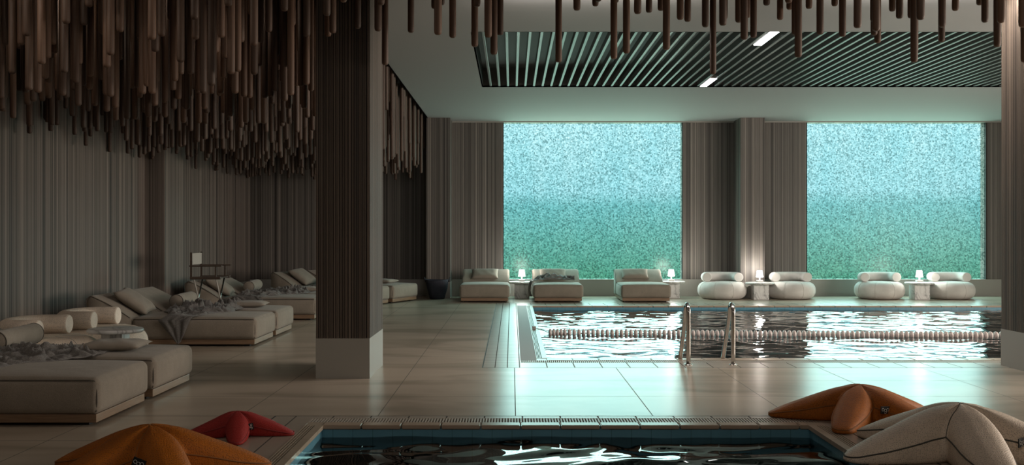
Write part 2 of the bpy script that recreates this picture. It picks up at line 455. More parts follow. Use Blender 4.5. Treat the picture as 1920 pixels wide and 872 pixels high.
# walls
def wallx(name, x0, x1, y0, y1, z0, z1, m): return struct(name, box(x0, x1, y0, y1, z0, z1), m)
W1 = (-.215, 4.29); W2 = (7.43, 11.94); WZ = (.42, 4.37)
bm = bmesh.new()
bx(bm, LX, W1[0], BY, BY + .3, .39, SZ); bx(bm, W1[1], W2[0], BY, BY + .3, .39, CZ); bx(bm, W2[1], RX, BY, BY + .3, .39, CZ)
struct('wall_back', bm, M['slat'])
struct('baseboard_back', box(LX, RX, BY - .012, BY + .3, 0, .42), M['plaster'])
struct('wall_left', box(LX - .3, LX, FY, BY + .3, 0, SZ), M['slat_left'])
struct('baseboard_left', box(LX, LX + .02, FY, BY, 0, .39), M['plaster'])
struct('wall_right', box(RX, RX + .3, FY, BY + .3, 0, SZ), M['slat'])
struct('wall_front', box(LX, RX, FY - .3, FY, 0, SZ), M['slat'])
struct('trim_head', box(-2.07, RX, BY - .05, BY + .3, WZ[1], CZ), M['plaster'])
for i, w in enumerate((W1, W2)):
    o = struct('window_%d' % (i + 1), box(w[0], w[1], BY + .04, BY + .052, WZ[0], WZ[1]), M['glass'])
    bm = bmesh.new(); t = .018
    bx(bm, w[0] - t, w[0] + .004, BY - .006, BY + .1, WZ[0], WZ[1]); bx(bm, w[1] - .004, w[1] + t, BY - .006, BY + .1, WZ[0], WZ[1])
    obj('window_frame', bm, M['slat_dark'], o)
    obj('sill', box(w[0], w[1], BY - .03, BY + .1, .405, .425), M['plaster'], o)

def ribs(x0, x1, y0, y1, z0, z1, rnd):
    bm = bmesh.new(); d = .014
    for (a, b, side) in ((x0, x1, 's'), (x0, x1, 'n'), (y0, y1, 'w'), (y0, y1, 'e')):
        q = a
        while q < b - .008:
            w = rnd.choice((.010, .013, .016, .02)); g = rnd.choice((.005, .007, .010)); e = min(q + w, b)
            if side == 's': bx(bm, q, e, y0 - d, y0 + .003, z0, z1)
            if side == 'n': bx(bm, q, e, y1 - .003, y1 + d, z0, z1)
            if side == 'w': bx(bm, x0 - d, x0 + .003, q, e, z0, z1)
            if side == 'e': bx(bm, x1 - .003, x1 + d, q, e, z0, z1)
            q = e + g
    return bm
rnd = random.Random(3)
def column(name, x0, x1, y0, y1, bz, top, label, ribm='rib'):
    e = empty(name, ((x0 + x1) / 2, (y0 + y1) / 2, 0)); e['kind'] = 'structure'; tag(e, label, 'column')
    ox, oy = (x0 + x1) / 2, (y0 + y1) / 2
    i = .014
    obj('shaft', box(x0 + i - ox, x1 - i - ox, y0 + i - oy, y1 - i - oy, bz, top), M['slat_dark'], e)
    obj('fluting', ribs(x0 + i - ox, x1 - i - ox, y0 + i - oy, y1 - i - oy, bz, top, rnd), M[ribm], e)
    obj('plinth', box(x0 - ox, x1 - ox, y0 - oy, y1 - oy, 0, bz), M['plaster'], e)
    return e
column('column', -2.149, -1.559, 11.21, 12.36, .44, SZ, 'dark ribbed column left of the lap pool, with grey plinth')
column('column', 5.90, 6.49, 11.21, 12.36, .44, SZ, 'ribbed column at the right edge, in front of the lap pool')
for i, (a, b) in enumerate(((-2.085, -1.51), (5.575, 6.16), (13.2, 13.8))):
    struct('wall_pilaster_%d' % (i + 1), box(a, b, 24.97, BY + .01, .39, CZ), M['slat'])
    struct('baseboard_pilaster_%d' % (i + 1), box(a - .001, b + .001, 24.965, BY, 0, .392), M['plaster'])
struct('wall_left_pilaster', box(LX, -6.24, 18.4, 19.5, .0, SZ), M['slat_left'])

# ceilings
RCX0, RCX1, RCY0, RCY1 = -.56, 13.6, 14.3, 19.7
EX, EY = -2.07, 11.9
bm = bmesh.new()
for b in ((EX, RX, EY, RCY0), (EX, RX, RCY1, BY + .3), (EX, RCX0, RCY0, RCY1), (RCX1, RX, RCY0, RCY1)): bx(bm, *b, CZ, CZ + .03)
bx(bm, EX, EX + .02, EY, BY, CZ, SZ)
bx(bm, EX, RX, EY, EY + .02, CZ, SZ)
struct('ceiling', bm, M['ceil'])
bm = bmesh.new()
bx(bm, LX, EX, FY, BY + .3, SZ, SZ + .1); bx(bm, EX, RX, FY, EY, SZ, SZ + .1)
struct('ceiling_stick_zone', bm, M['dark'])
bm = bmesh.new(); t = .02; H = .36
bx(bm, RCX0 - t, RCX1 + t, RCY0 - t, RCY1 + t, CZ + H, CZ + H + t)
bx(bm, RCX0 - t, RCX0, RCY0, RCY1, CZ, CZ + H); bx(bm, RCX1, RCX1 + t, RCY0, RCY1, CZ, CZ + H)
bx(bm, RCX0, RCX1, RCY0 - t, RCY0, CZ, CZ + H); bx(bm, RCX0, RCX1, RCY1, RCY1 + t, CZ, CZ + H)
struct('ceiling_recess', bm, M['recess'])
# the slatted baffle: each slat a part
bf = empty('ceiling_baffle', (0, 17, CZ), label='slatted metal ceiling baffle over the lap pool', cat='ceiling baffle')
q = RCX0 + .15
slat_me = None
while q < RCX1 - .05:
    if slat_me is None:
        o = obj('slat', bbox(-.022, .022, RCY0 - 17, RCY1 - 17, -.02, .085, r=.006), M['slatmetal'], bf, loc=(q, 0, .03)); slat_me = o.data
    else: link('slat', slat_me, None, bf, loc=(q, 0, .03))
    q += .166
for (y0, y1, lab) in ((18.68, 19.69, 'lit white linear ceiling light at the window end of the slatted baffle'), (14.32, 15.34, 'lit white linear ceiling light behind the hanging sticks')):
    e = empty('linear_light', (3.68, (y0 + y1) / 2, 4.41), label=lab, cat='ceiling light', group='linear lights in the slatted ceiling')
    h = (y1 - y0) / 2
    obj('housing', box(-.065, .065, -h, h, .004, .07), M['lampw'], e)
    obj('diffuser', box(-.06, .06, -h + .004, h - .004, -.006, .004), M['led'], e)

# ------------------------------------------------------------------ hanging sticks
stick_cache = {}
def stick_mesh(L):
    k = round(L / .05)
    if k in stick_cache: return stick_cache[k]
    L = k * .05; bm = bmesh.new(); r = .035
    lathe(bm, [(0, -L), (r * .45, -L + .001), (r * .8, -L + .008), (r * .97, -L + .022), (r, -L + .04), (r, 0), (0, 0)], 12)
    me = D.meshes.new('hanging_stick'); bm.normal_update(); bm.to_mesh(me); bm.free()
    for p in me.polygons: p.use_smooth = abs(p.normal.z) < .98
    me.materials.append(M['stick']); stick_cache[k] = me
    return me
rs = random.Random(21)
spots = []
def zones():
    # left zone, dense
    y = 8.9
    while y < 25.5:
        x = LX + .14
        while x < EX - .08:
            spots.append((x + rs.uniform(-.1, .1), y + rs.uniform(-.1, .1), 'L')); x += .25
        y += .25
    # zone over the front deck, sparser
    y = 9.05
    while y < 11.15:
        x = EX + .1
        while x < 6.4:
            if rs.random() < .85: spots.append((x + rs.uniform(-.17, .17), y + rs.uniform(-.17, .17), 'R'))
            x += .27
        y += .33
zones()
def bottom(z, x, y):
    if z == 'L':
        return 2.9 + (rs.random() ** 1.5) * 1.1
    return 3.22 + rs.random() ** .55 * 1.1
keep = []
for sp in spots:
    if all((sp[0] - q[0]) ** 2 + (sp[1] - q[1]) ** 2 > .0056 for q in keep): keep.append(sp)
spots = keep
spots = [(x, y, z, bottom(z, x, y)) for (x, y, z) in spots if not (-2.3 < x < -1.4 and 11. < y < 12.6) and not (5.7 < x < 6.7 and y > 11.)]
def visible(s):
    x, y, z, b = s
    u = 960 + 1920 * x / y
    if not (-30 < u < 1950): return False
    v = 436 - (b - 1.6) * 1920 / y
    if v < -2: return False
    return True
vis = sorted([s for s in spots if visible(s)], key=lambda s: s[1])
L_ = [s for s in vis if s[2] == 'L']; R_ = [s for s in vis if s[2] == 'R']
ind = R_ + L_[:max(0, 300 - len(R_))]; rest = L_[max(0, 300 - len(R_)):]
rest += [s for s in spots if not visible(s) and s[1] < 12]  # same forest, outside the frame
for (x, y, z, b) in ind:
    o = D.objects.new('hanging_stick', stick_mesh(SZ - b)); COL.objects.link(o); o.location = (x, y, SZ)
    if z == 'L': tag(o, 'slim dark brown round-ended wooden stick hanging over the loungers', 'hanging stick', 'wooden sticks hanging over the loungers')
    else: tag(o, 'slim dark brown round-ended wooden stick hanging over the small pool deck', 'hanging stick', 'wooden sticks hanging over the pool deck')
bm = bmesh.new()
for (x, y, z, b) in rest:
    r = .035; L = SZ - b
    lathe(bm, [(0, -L), (r * .8, -L + .006), (r, -L + .03), (r, 0)], 8, (x, y, SZ))
o = obj('hanging_sticks_far', bm, M['stick'], smooth=True)
tag(o, 'dense mass of thin dark sticks hanging far back over the loungers', 'hanging sticks', 'wooden sticks hanging over the loungers', 'stuff')

# ------------------------------------------------------------------ chaise longues (local: foot end at x=0, body towards -x, near side y=0)
def chaise(seatL, backL, W, top, flip_label, label, group, loc, rz):
    e = empty('chaise_longue', loc, rz, label=label, cat='chaise longue', group=group)
    tot = seatL + backL
    obj('plinth', bbox(-tot + .06, -.03, .03, W - .03, .03, .10, r=.004), M['plinth'], e)
    for fx in (-.16, -tot + .2):
        for fy in (.14, W - .14): obj('foot', bbox(fx - .045, fx + .045, fy - .045, fy + .045, 0, .034, r=.003), M['black'], e)
    obj('seat_cushion', cushion(-seatL, 0, 0, W, .10, .40, r=.055, bulge=.03, bulge_t=.035), M['fabric'], e, True)
    # seams round the seat's top edge
    bm = bmesh.new(); r = .0045; i = .012
    pts = [(-seatL + .02, i - .004, .388), (-.07, i - .004, .388), (-.03, .02, .388), (-.012, .06, .387), (-.012, W - .06, .387), (-.03, W - .02, .388), (-.07, W - i + .004, .388), (-seatL + .02, W - i + .004, .388)]
    pts = [(x, y, z) for (x, y, z) in pts]
    r = .006; tube(bm, [(-seatL + .02, .004, .383), (-.07, .004, .383), (-.04, .014, .378)], r, 6)
    tube(bm, [(-.04, .014, .378), (-.026, .018, .34), (-.020, .014, .27), (-.018, .012, .2), (-.028, .02, .12)], r, 6)
    obj('piping', bm, M['pipe'], e)
    # wedge-shaped raised backrest
    ang = math.atan2(top - .41, backL * .86)
    prof = [(-seatL - .004, .10), (-seatL - .004, .385), (-seatL - .03, .415)]
    n = 8
    x0, z0, x1, z1 = -seatL - .03, .415, -seatL - backL * .86, top
    for k in range(1, n): 
        t = k / n; prof.append((x0 + (x1 - x0) * t, z0 + (z1 - z0) * t + .022 * math.sin(PI * t)))
    prof += [(x1, z1), (x1 - .035, z1 - .004), (x1 - .07, z1 - .035), (x1 - .085, z1 - .09), (-tot + .01, .42), (-tot + .02, .10)]
    bm = bmesh.new(); ys = [0.004, .012, .035, .07] + [.07 + (W - .14) * k / 8 for k in range(1, 8)] + [W - .07, W - .035, W - .012, W - .004]
    ins = lambda y: max(0, .03 - min(y, W - y)) ** 1.0
    cxp = sum(p[0] for p in prof) / len(prof); czp = sum(p[1] for p in prof) / len(prof)
    rings = []
    for y in ys:
        q = ins(y)
        rings.append([bm.verts.new((x + (q * .9 if x < cxp else -q * .9), y, z + (-q if z > czp else q * .3))) for (x, z) in prof])
    m = len(prof)
    for a, b in zip(rings[:-1], rings[1:]):
        for k in range(m): bm.faces.new((a[k], b[k], b[(k + 1) % m], a[(k + 1) % m]))
    bm.faces.new(rings[0]); bm.faces.new(rings[-1][::-1])
    bmesh.ops.recalc_face_normals(bm, faces=bm.faces)
    br = obj('backrest', bm, M['fabric'], e, True)
    bm = bmesh.new()
    tube(bm, [(x, .006, z - .012) for (x, z) in prof[2:-2]], r, 6)
    obj('piping', bm, M['pipe'], br)
    return e

def bolster(loc, rz, L, r, label, group):
    e = empty('bolster_cushion', loc, rz, label=label, cat='bolster', group=group)
    bm = bmesh.new()
    prof = [(0, -L / 2), (r * .9, -L / 2 + .002), (r, -L / 2 + .012)] + [(r * (1 + .03 * math.sin(k * 2.3)), -L / 2 + L * k / 14) for k in range(1, 14)] + [(r, L / 2 - .012), (r * .9, L / 2 - .002), (0, L / 2)]
    lathe(bm, prof, 28); bmesh.ops.rotate(bm, verts=bm.verts, cent=(0, 0, 0), matrix=Matrix.Rotation(PI / 2, 3, 'X'))
    bmesh.ops.translate(bm, verts=bm.verts, vec=(0, 0, r))
    obj('cover', bm, M['pillow'], e, True)
    bm = bmesh.new()
    for s in (-1, 1): tube(bm, [(r * math.cos(t * 2 * PI / 28), s * (L / 2 - .006), r + r * math.sin(t * 2 * PI / 28)) for t in range(28)], .005, 6, closed=True)
    obj('piping', bm, M['pipe'], e)
    return e
def pillow(loc, rot, w, h, t, label, group):
    e = obj('throw_pillow', pillow_bm(w, h, t), M['pillow'], smooth=True); e.location = loc; e.rotation_euler = rot
    tag(e, label, 'pillow', group); return e

def throw(name, loc, rz, zt, hang, u0, W, vmax, seed, label, cat='throw', amp=.12, tipx=.25, hem=.03):
    """crumpled knitted blanket: a tip hanging down the near side, the rest bunched over the seats.
    local x: along the chaise, local y: across, y=0 the near side"""
    nu, nv = 90, 150; vs = []; fs = []
    tot = hang + vmax
    for j in range(nv + 1):
        s = j / nv * tot
        for i in range(nu + 1):
            a = i / nu * 2 - 1
            if s < hang:
                t = s / hang                              # 0 tip -> 1 edge
                hw = W * (.02 + .21 * t ** .85); cx = u0 + tipx * (1 - t) * .25
                x = cx + a * hw
                f = noise.noise(Vector((x * 9, seed, t * 1.2)))
                z = zt - hang + s + hem * a * a * (1-t); y = -.03 - .012 * (1 - t) - .03 * abs(f) * t - .012 * (1 + math.sin(a * 9 + 1.5 * t)) * t
            else:
                v = s - hang; t = v / vmax
                hw = W * (.23 + .30 * min(1, t * 2.2) - .06 * max(0, t - .6) * 2)
                cx = u0 + .25 * t * W + .10 * math.sin(t * 5 + seed)
                rough = .09 * noise.noise(Vector((v * 4.5, a * 1.5, seed + 9)))
                x = cx + a * hw + rough * abs(a)
                y = v + .10 * noise.noise(Vector((a * 3, v * 2, seed + 4)))
                if v < .05: y = -.035 + (y + .035) * (v / .05) if v > 0 else -.035
                # sharp soft folds running mostly across
                p = Vector((x * 4.2 + y * 1.8, y * 5.0 - x * 1.6, seed))
                q = p + Vector((noise.noise(p * .7), noise.noise(p * .7 + Vector((7, 7, 7))), 0)) * 1.3
                r1 = 1 - abs(noise.noise(q)) * 3.2; r2 = 1 - abs(noise.noise(q * 1.9 + Vector((3, 1, 8)))) * 2.8
                big = .55 + .9 * max(0, noise.noise(Vector((x * 2.1, y * 1.7, seed + 20))) + .25)
                h = (max(0, r1) ** 1.8 * .85 + max(0, r2) ** 1.6 * .42) * big
                edge = min(1, (1 - abs(a)) * 3.5 + .12) * min(1, (1 - t) * 6 + .15)
                z = zt + .04 + amp * h * edge * min(1, .25 + t * 3)
            vs.append((x, y, z))
    for j in range(nv):
        for i in range(nu):
            k = j * (nu + 1) + i; fs.append((k, k + 1, k + nu + 2, k + nu + 1))
    me = D.meshes.new(name); me.from_pydata(vs, [], fs)
    o = link(name, me, M['blanket'], smooth=True, loc=loc); o.rotation_euler = (0, 0, rz)
    md = o.modifiers.new('thick', 'SOLIDIFY'); md.thickness = .009; md.offset = 1
    return tag(o, label, cat, 'grey throws on the lounger pairs')

SL, BL, CW = 1.74, .66, 1.17
def pair(loc, rz, where, idx, gap=1.30, hangx=-1.14):
    c, s = math.cos(rz), math.sin(rz)
    def G(x, y, z=0): return (loc[0] + x * c - y * s, loc[1] + x * s + y * c, z)
    chaise(SL, BL, CW, .715, 0, 'taupe chaise longue, camera side one of the %s' % where, 'loungers in pairs along the left wall', G(0, 0), rz)
    chaise(SL, BL, CW, .715, 0, 'taupe chaise longue, window side one of the %s' % where, 'loungers in pairs along the left wall', G(0, gap), rz)
    inc = math.atan2(.305, BL * .86)
    p = pillow(G(-1.90, .56, .605), (0, 0, 0), .56, .60, .17, 'plump pillow on the backrest, %s' % where, 'throw pillows on the lounger pairs')
    p.rotation_euler = (Matrix.Rotation(rz, 3, 'Z') @ Matrix.Rotation(inc + .12, 3, 'Y') @ Matrix.Rotation(.12, 3, 'Z')).to_euler()
    bolster(G(-1.62, gap + .60, .432), rz + .06, .92, .105, 'taupe bolster on the window side lounger of the %s' % where, 'bolsters on the lounger pairs')
    p = pillow(G(-.58, gap + .52, .475), (0, 0, 0), .60, .58, .10, 'flat taupe pillow lying on the %s' % where, 'throw pillows on the lounger pairs')
    p.rotation_euler = (0, 0, rz + .1)
    throw('throw_blanket', G(0, 0), rz, .385, .345, hangx, .98, 2.02, idx * 3.7, 'crumpled grey knitted throw across the %s' % where)
pair((-3.40, 8.42, 0), 0, 'nearest lounger pair at lower left', 1, 1.33, -1.34)
pair((-3.58, 14.33, 0), 0, 'second lounger pair, behind the cream poufs', 2)
pair((-3.57, 18.63, 0), 0, "third lounger pair, behind the director's chair", 3, 1.30)
pair((-3.20, 21.88, 0), math.radians(-23.6), 'angled lounger pair behind the left column', 4)

# back row loungers (foot towards camera): local +x -> world -y
BS, BB, BW = 1.22, .58, 1.14
def back_chaise(xc, label):
    # rz=-90deg: local x->-Y, local y->+X
    e = chaise(BS, BB, BW, .70, 0, label, 'loungers facing the lap pool', (xc - BW / 2, 23.42, 0), -PI / 2)
    return e
back_chaise(-.63, 'taupe chaise longue left of the first lit lamp, beside the dark basket')
back_chaise(1.06, 'taupe chaise longue with a grey throw on its seat, under the first window')
back_chaise(3.07, 'taupe chaise longue left of the second lit lamp, no throw on it')
for xc, t in ((-.66, 'facing the lap pool beside the basket'), (.99, 'behind the grey throw under the first window'), (2.98, 'on the lounger left of the second lamp')):
    p = pillow((xc, 24.86, .595), (0, 0, 0), .66, .36, .14, 'rectangular taupe pillow on the backrest %s' % t, 'pillows on the loungers facing the pool')
    p.rotation_euler = (math.radians(38), 0, 0)
# small throw on the middle lounger: slung diagonally, one end hanging down the left side
def small_throw():
    nu, nv = 26, 90; vs = []; fs = []
    path = [(-.03, -.02, .06), (-.055, -.01, .2), (-.045, 0, .33), (.0, .02, .43), (.14, .06, .45), (.3, .1, .455), (.55, .12, .46), (.8, .06, .455), (.98, -.04, .45)]
    P = [Vector(p) for p in path]
    def cr(t):
        k = min(int(t), len(P) - 2); f = t - k
        a, b, c, d = P[max(k - 1, 0)], P[k], P[k + 1], P[min(k + 2, len(P) - 1)]
        return .5 * ((2 * b) + (c - a) * f + (2 * a - 5 * b + 4 * c - d) * f * f + (3 * b - a - 3 * c + d) * f ** 3)
    for j in range(nv + 1):
        t = j / nv * (len(P) - 1); p = cr(t)
        for i in range(nu + 1):
            a = i / nu * 2 - 1; w = .10 + .10 * min(1, t / 4) - .08 * max(0, t - 6.5) / 1.5
            h = max(0, 1 - 2.4 * abs(noise.noise(Vector((p.x * 5, a * 1.8, 3 + t * .3))))) * .11 * (1 - a * a) + .07 * math.exp(-((t - 5.5) * 1.6) ** 2) * (1 - a * a)
            if t < 3: vs.append((p.x - h * .5, p.y + a * w, p.z))
            else: vs.append((p.x, p.y + a * w, p.z + h * min(1, (t - 3))))
    for j in range(nv):
        for i in range(nu):
            k = j * (nu + 1) + i; fs.append((k, k + 1, k + nu + 2, k + nu + 1))
    me = D.meshes.new('throw_blanket'); me.from_pydata(vs, [], fs)
    o = link('throw_blanket', me, M['blanket'], smooth=True, loc=(.49, 24.2, .035))
    md = o.modifiers.new('thick', 'SOLIDIFY'); md.thickness = .01; md.offset = 1
    tag(o, 'small grey throw slung over the middle lounger under the first window', 'throw')
small_throw()

# ------------------------------------------------------------------ side tables and lamps
def table(x, y, label, group='marble side tables by the windows', r=.34, zt=.405, ped=.18):
    e = empty('side_table', (x, y, 0), label=label, cat='side table', group=group)
    obj('pedestal', bbox(-ped, ped, -ped, ped, 0, zt - .04, r=.006), M['marble'], e)
    bm = bmesh.new(); lathe(bm, [(0, zt - .045), (r - .02, zt - .045), (r - .004, zt - .036), (r, zt - .022), (r - .004, zt - .008), (r - .014, zt), (0, zt)], 40)
    o = obj('tabletop', bm, M['marble'], e, True)
    return e
def lamp(x, y, z, label):
    e = empty('table_lamp', (x, y, z), label=label, cat='table lamp', group='lit table lamps by the windows')
    obj('base', bbox(-.075, .075, -.06, .06, 0, .05, r=.006), M['lampw'], e)
    bm = bmesh.new(); lathe(bm, [(0, .05), (.018, .05), (.018, .125), (0, .125)], 16); obj('stem', bm, M['lampw'], e, True)
    bm = bmesh.new(); lathe(bm, [(.085, .125), (.060, .285), (.056, .285), (.081, .125)], 28); bm2 = bm
    lathe(bm, [(0, .284), (.058, .284)], 28)
    o = obj('lamp_shade', bm, M['shade'], e, True)
    li = D.lights.new('lamp_bulb', 'POINT'); li.energy = 30; li.color = (1, .93, .84); li.shadow_soft_size = .07
    l = D.objects.new('lamp_bulb', li); COL.objects.link(l); l.parent = e; l.location = (0, 0, .11 + .22)
tabs = [(.24, 24.98, 'white marble side table between the first two loungers by the window', 'lit white lamp between the first two loungers by the window'),
        (3.91, 25.14, 'white marble side table right of the lounger without a throw', 'lit white lamp at the right end of the first window'),
        (5.94, 24.56, 'white marble side table in front of the ribbed wall, between the first two white poufs', 'lit white lamp in front of the ribbed wall between the windows'),
        (9.77, 24.56, 'white marble side table under the second window, between two white poufs', 'lit white lamp in front of the second window')]
for x, y, l1, l2 in tabs: table(x, y, l1); lamp(x, y, .405, l2)

# ------------------------------------------------------------------ round poufs with a curved bolster back
def pouf(x, y, rz, R, h, m, mcap, label, group, arc=True):
    """facing local -y"""
    e = empty('round_pouf', (x, y, 0), rz, label=label, cat='pouf', group=group)
    bm = bmesh.new(); prof = [(0, .004)]
    rr = h / 2
    for k in range(0, 21):
        a = -PI / 2 + PI * k / 20
        prof.append((R - rr * 1.15 + rr * 1.15 * max(0, math.cos(a)) ** .8 * 1.0, h / 2 + (h / 2) * math.copysign(abs(math.sin(a)) ** .9, math.sin(a))))
    prof += [(R * .3, h + .006), (0, h + .008)]
    prof[1] = (R - rr * 1.15, .002)
    lathe(bm, prof, 48); obj('seat_cushion', bm, m, e, True)
    bm = bmesh.new()   # radial seams
    for k in range(8):
        a = 2 * PI * (k + .35) / 8
        tube(bm, [((r_ + .001) * math.cos(a), (r_ + .001) * math.sin(a), z) for r_, z in prof[2:-1]], .0035, 5)
    obj('seam', bm, M['pouf_seam'], e)
    # U-shaped bolster
    r = .112; hw = .38; pts = [(-hw, -.10), (-hw, .04)]
    for k in range(1, 16):
        a = PI - PI * k / 16; pts.append((hw * math.cos(a), .06 + .30 * math.sin(a) ** .8))
    pts += [(hw, .04), (hw, -.10)]
    bm = bmesh.new(); P3 = [Vector((a, b, h + r - .004)) for a, b in pts]
    P3 = [P3[0] + Vector((0, -.0, 0))] + P3
    tube(bm, [P3[0] - Vector((0, .012, 0)), P3[0]] + P3[2:-1] + [P3[-1], P3[-1] - Vector((0, .012, 0))], [r * .93] + [r] * (len(P3) - 1) + [r * .93], 20)
    b = obj('backrest_bolster', bm, m, e, True)
    for s in (-1, 1):
        bm = bmesh.new(); lathe(bm, [(0, 0), (r * .90, 0), (r * .93, -.004)], 24)
        bmesh.ops.rotate(bm, verts=bm.verts, cent=(0, 0, 0), matrix=Matrix.Rotation(PI / 2, 3, 'X'))
        bmesh.ops.translate(bm, verts=bm.verts, vec=(s * hw, -.1145, h + r - .004)); obj('end_cap', bm, mcap, b)
    return e
WL = ['leftmost white round pouf, in front of the ribbed wall between the windows', 'white round pouf right of the lamp in front of the ribbed wall',
      'white round pouf under the second window, left of its lamp', 'white round pouf under the second window, right of its lamp']
for x, l in zip((5.08, 6.74, 8.89, 10.58), WL):
    pouf(x, 24.78, 0, .585, .415, M['white'], M['whitecap'], l, 'white round poufs by the lap pool')
pouf(-5.20, 12.85, PI / 2, .60, .42, M['cream'], M['creamcap'], 'cream mesh round pouf by the left wall, next to the second lounger pair', 'cream mesh poufs by the left wall')
pouf(-5.30, 11.62, PI / 2, .60, .42, M['cream'], M['creamcap'], 'cream mesh round pouf by the left wall, next to the nearest lounger pair', 'cream mesh poufs by the left wall')
table(-4.55, 11.75, 'round marble side table in front of the cream mesh poufs', None, .31, .50, .12)

# ------------------------------------------------------------------ director's chair
def director():
    e = empty('director_chair', (-5.23, 17.76, 0), label="tall director's chair with pale canvas back, by the left wall", cat='chair')
    x0, x1, y0, y1 = -.26, .26, -.29, .29
    for x in (x0 + .05, x1 - .09):
        for s in (1, -1):
            bm = bmesh.new(); tube(bm, [(x + .012 * s, y0 * s, .8), (x + .012 * s, -y0 * s, .03)], .014, 8); obj('leg', bm, M['steel'] if s < 0 else M['canvas'], e, True)
    for s in (y0, y1):
        obj('floor_rail', bbox(x0, x1, s - .02, s + .02, 0, .03, r=.004), M['darkwood'], e)
        obj('seat_rail', bbox(x0, x1, s - .03, s + .03, .80, .845, r=.006), M['darkwood'], e)
        obj('armrest', bbox(x0 - .01, x1 + .02, s - .03, s + .03, 1.015, 1.04, r=.006), M['darkwood'], e)
        obj('arm_post', bbox(x0 + .0, x0 + .035, s - .012, s + .012, .84, 1.26, r=.003), M['darkwood'], e)
        obj('arm_post', bbox(x1 - .1, x1 - .07, s - .012, s + .012, .84, 1.02, r=.003), M['darkwood'], e)
    obj('seat', bbox(x0 + .02, x1 - .02, y0, y1, .815, .83, r=.004), M['darkwood'], e)
    obj('backrest', bbox(x0 + .01, x0 + .026, y0, y1, 1.05, 1.245, r=.004), M['canvas'], e)
director()

# ------------------------------------------------------------------ basket
def basket():
    e = empty('basket', (-1.80, 24.62, 0), label='dark navy fabric basket in front of the pilaster', cat='basket')
    bm = bmesh.new(); n = 40
    prof = [(0, .003), (.165, .003), (.175, .01), (.205, .12), (.24, .25), (.268, .38), (.285, .47), (.277, .47), (.26, .38), (.23, .25), (.19, .1), (0, .08)]
    lathe(bm, prof, n)
    for v in bm.verts:
        a = math.atan2(v.co.y, v.co.x); k = 1 + .02 * math.sin(3 * a + 9 * v.co.z) + .012 * math.sin(7 * a - 16 * v.co.z)
        v.co.x *= k; v.co.y *= k
        if v.co.z > .44: v.co.z += .012 * math.cos(2 * a + .5)
    obj('body', bm, M['basket'], e, True)
    for s in (-1, 1):
        bm = bmesh.new()
        tube(bm, [(s * (.275 + .03 * math.sin(PI * k / 10)), -.07 + .14 * k / 10, .42 + .10 * math.sin(PI * k / 10)) for k in range(11)], .012, 8)
        obj('handle', bm, M['basket'], e, True)
basket()

# ------------------------------------------------------------------ pool ladder: two handrails
def handrail(x, label):
    e = empty('pool_handrail', (x, 12.36, 0), label=label, cat='pool handrail', group='steel handrails of the lap pool')
    pts = [(0, 0, 0)] + [(0, 0, z) for z in (.15, .3, .45, .55)]
    n = 12; R = .10
    for k in range(n + 1):
        a = PI - (PI * .93) * k / n; pts.append((0, R + R * math.cos(a), .625 + R * math.sin(a)))
    y, z = pts[-1][1], pts[-1][2]
    for t in (.25, .5, .75, 1.0): pts.append((0, y + (.70 - y) * t ** 1.15, z + (-.12 - z) * t))
    pts += [(0, .735, -.35), (0, .75, -.6), (0, .75, -.95)]
    bm = bmesh.new(); tube(bm, pts, .0265, 16); obj('rail', bm, M['steel'], e, True)
    bm = bmesh.new(); lathe(bm, [(0, 0), (.05, 0), (.05, .006), (.036, .014), (.0, .014)], 24); obj('floor_flange', bm, M['steel'], e, True)
    return e
handrail(2.13, 'curved polished steel handrail of the pool ladder, beside the first window reflection')
handrail(2.67, 'curved polished steel handrail of the pool ladder, the one towards the right column')

# ------------------------------------------------------------------ lane rope
def lane():
    e = empty('lane_rope', (0, 0, 0), label='lane rope of pale disc floats across the lap pool', cat='lane rope')
    A = Vector((.37, 16.9, .03)); B0 = Vector((.63, 16.88, -.055)); B1 = Vector((11.6, 16.18, -.055))
    bm = bmesh.new(); tube(bm, [A, B0, B1, (12.4, 16.13, -.03)], .006, 8); obj('cable', bm, M['rope'], e, True)
    obj('anchor', bbox(.335, .395, 16.86, 16.95, -.0, .055, r=.006), M['plaster'], e)
    r = .068; bm = bmesh.new()
    lathe(bm, [(0, -.027), (.02, -.027), (r * .7, -.023), (r * .93, -.013), (r, 0), (r * .93, .013), (r * .7, .023), (.02, .027), (0, .027)], 20)
    me = D.meshes.new('float'); bm.normal_update(); bm.to_mesh(me); bm.free(); me.materials.append(M['floatm'])
    for p in me.polygons: p.use_smooth = True
    d = (B1 - B0).normalized(); x = 0.; i = 0
    L = 9.3
    while i < 100 and x < L:
        st = .06 if i < 4 else .0775 if x < 7 else .085
        p = B0 + d * x
        o = link('float', me, None, e, loc=p); o.rotation_euler = (0, PI / 2, math.atan2(d.y, d.x) + .15); x += st; i += 1
lane()

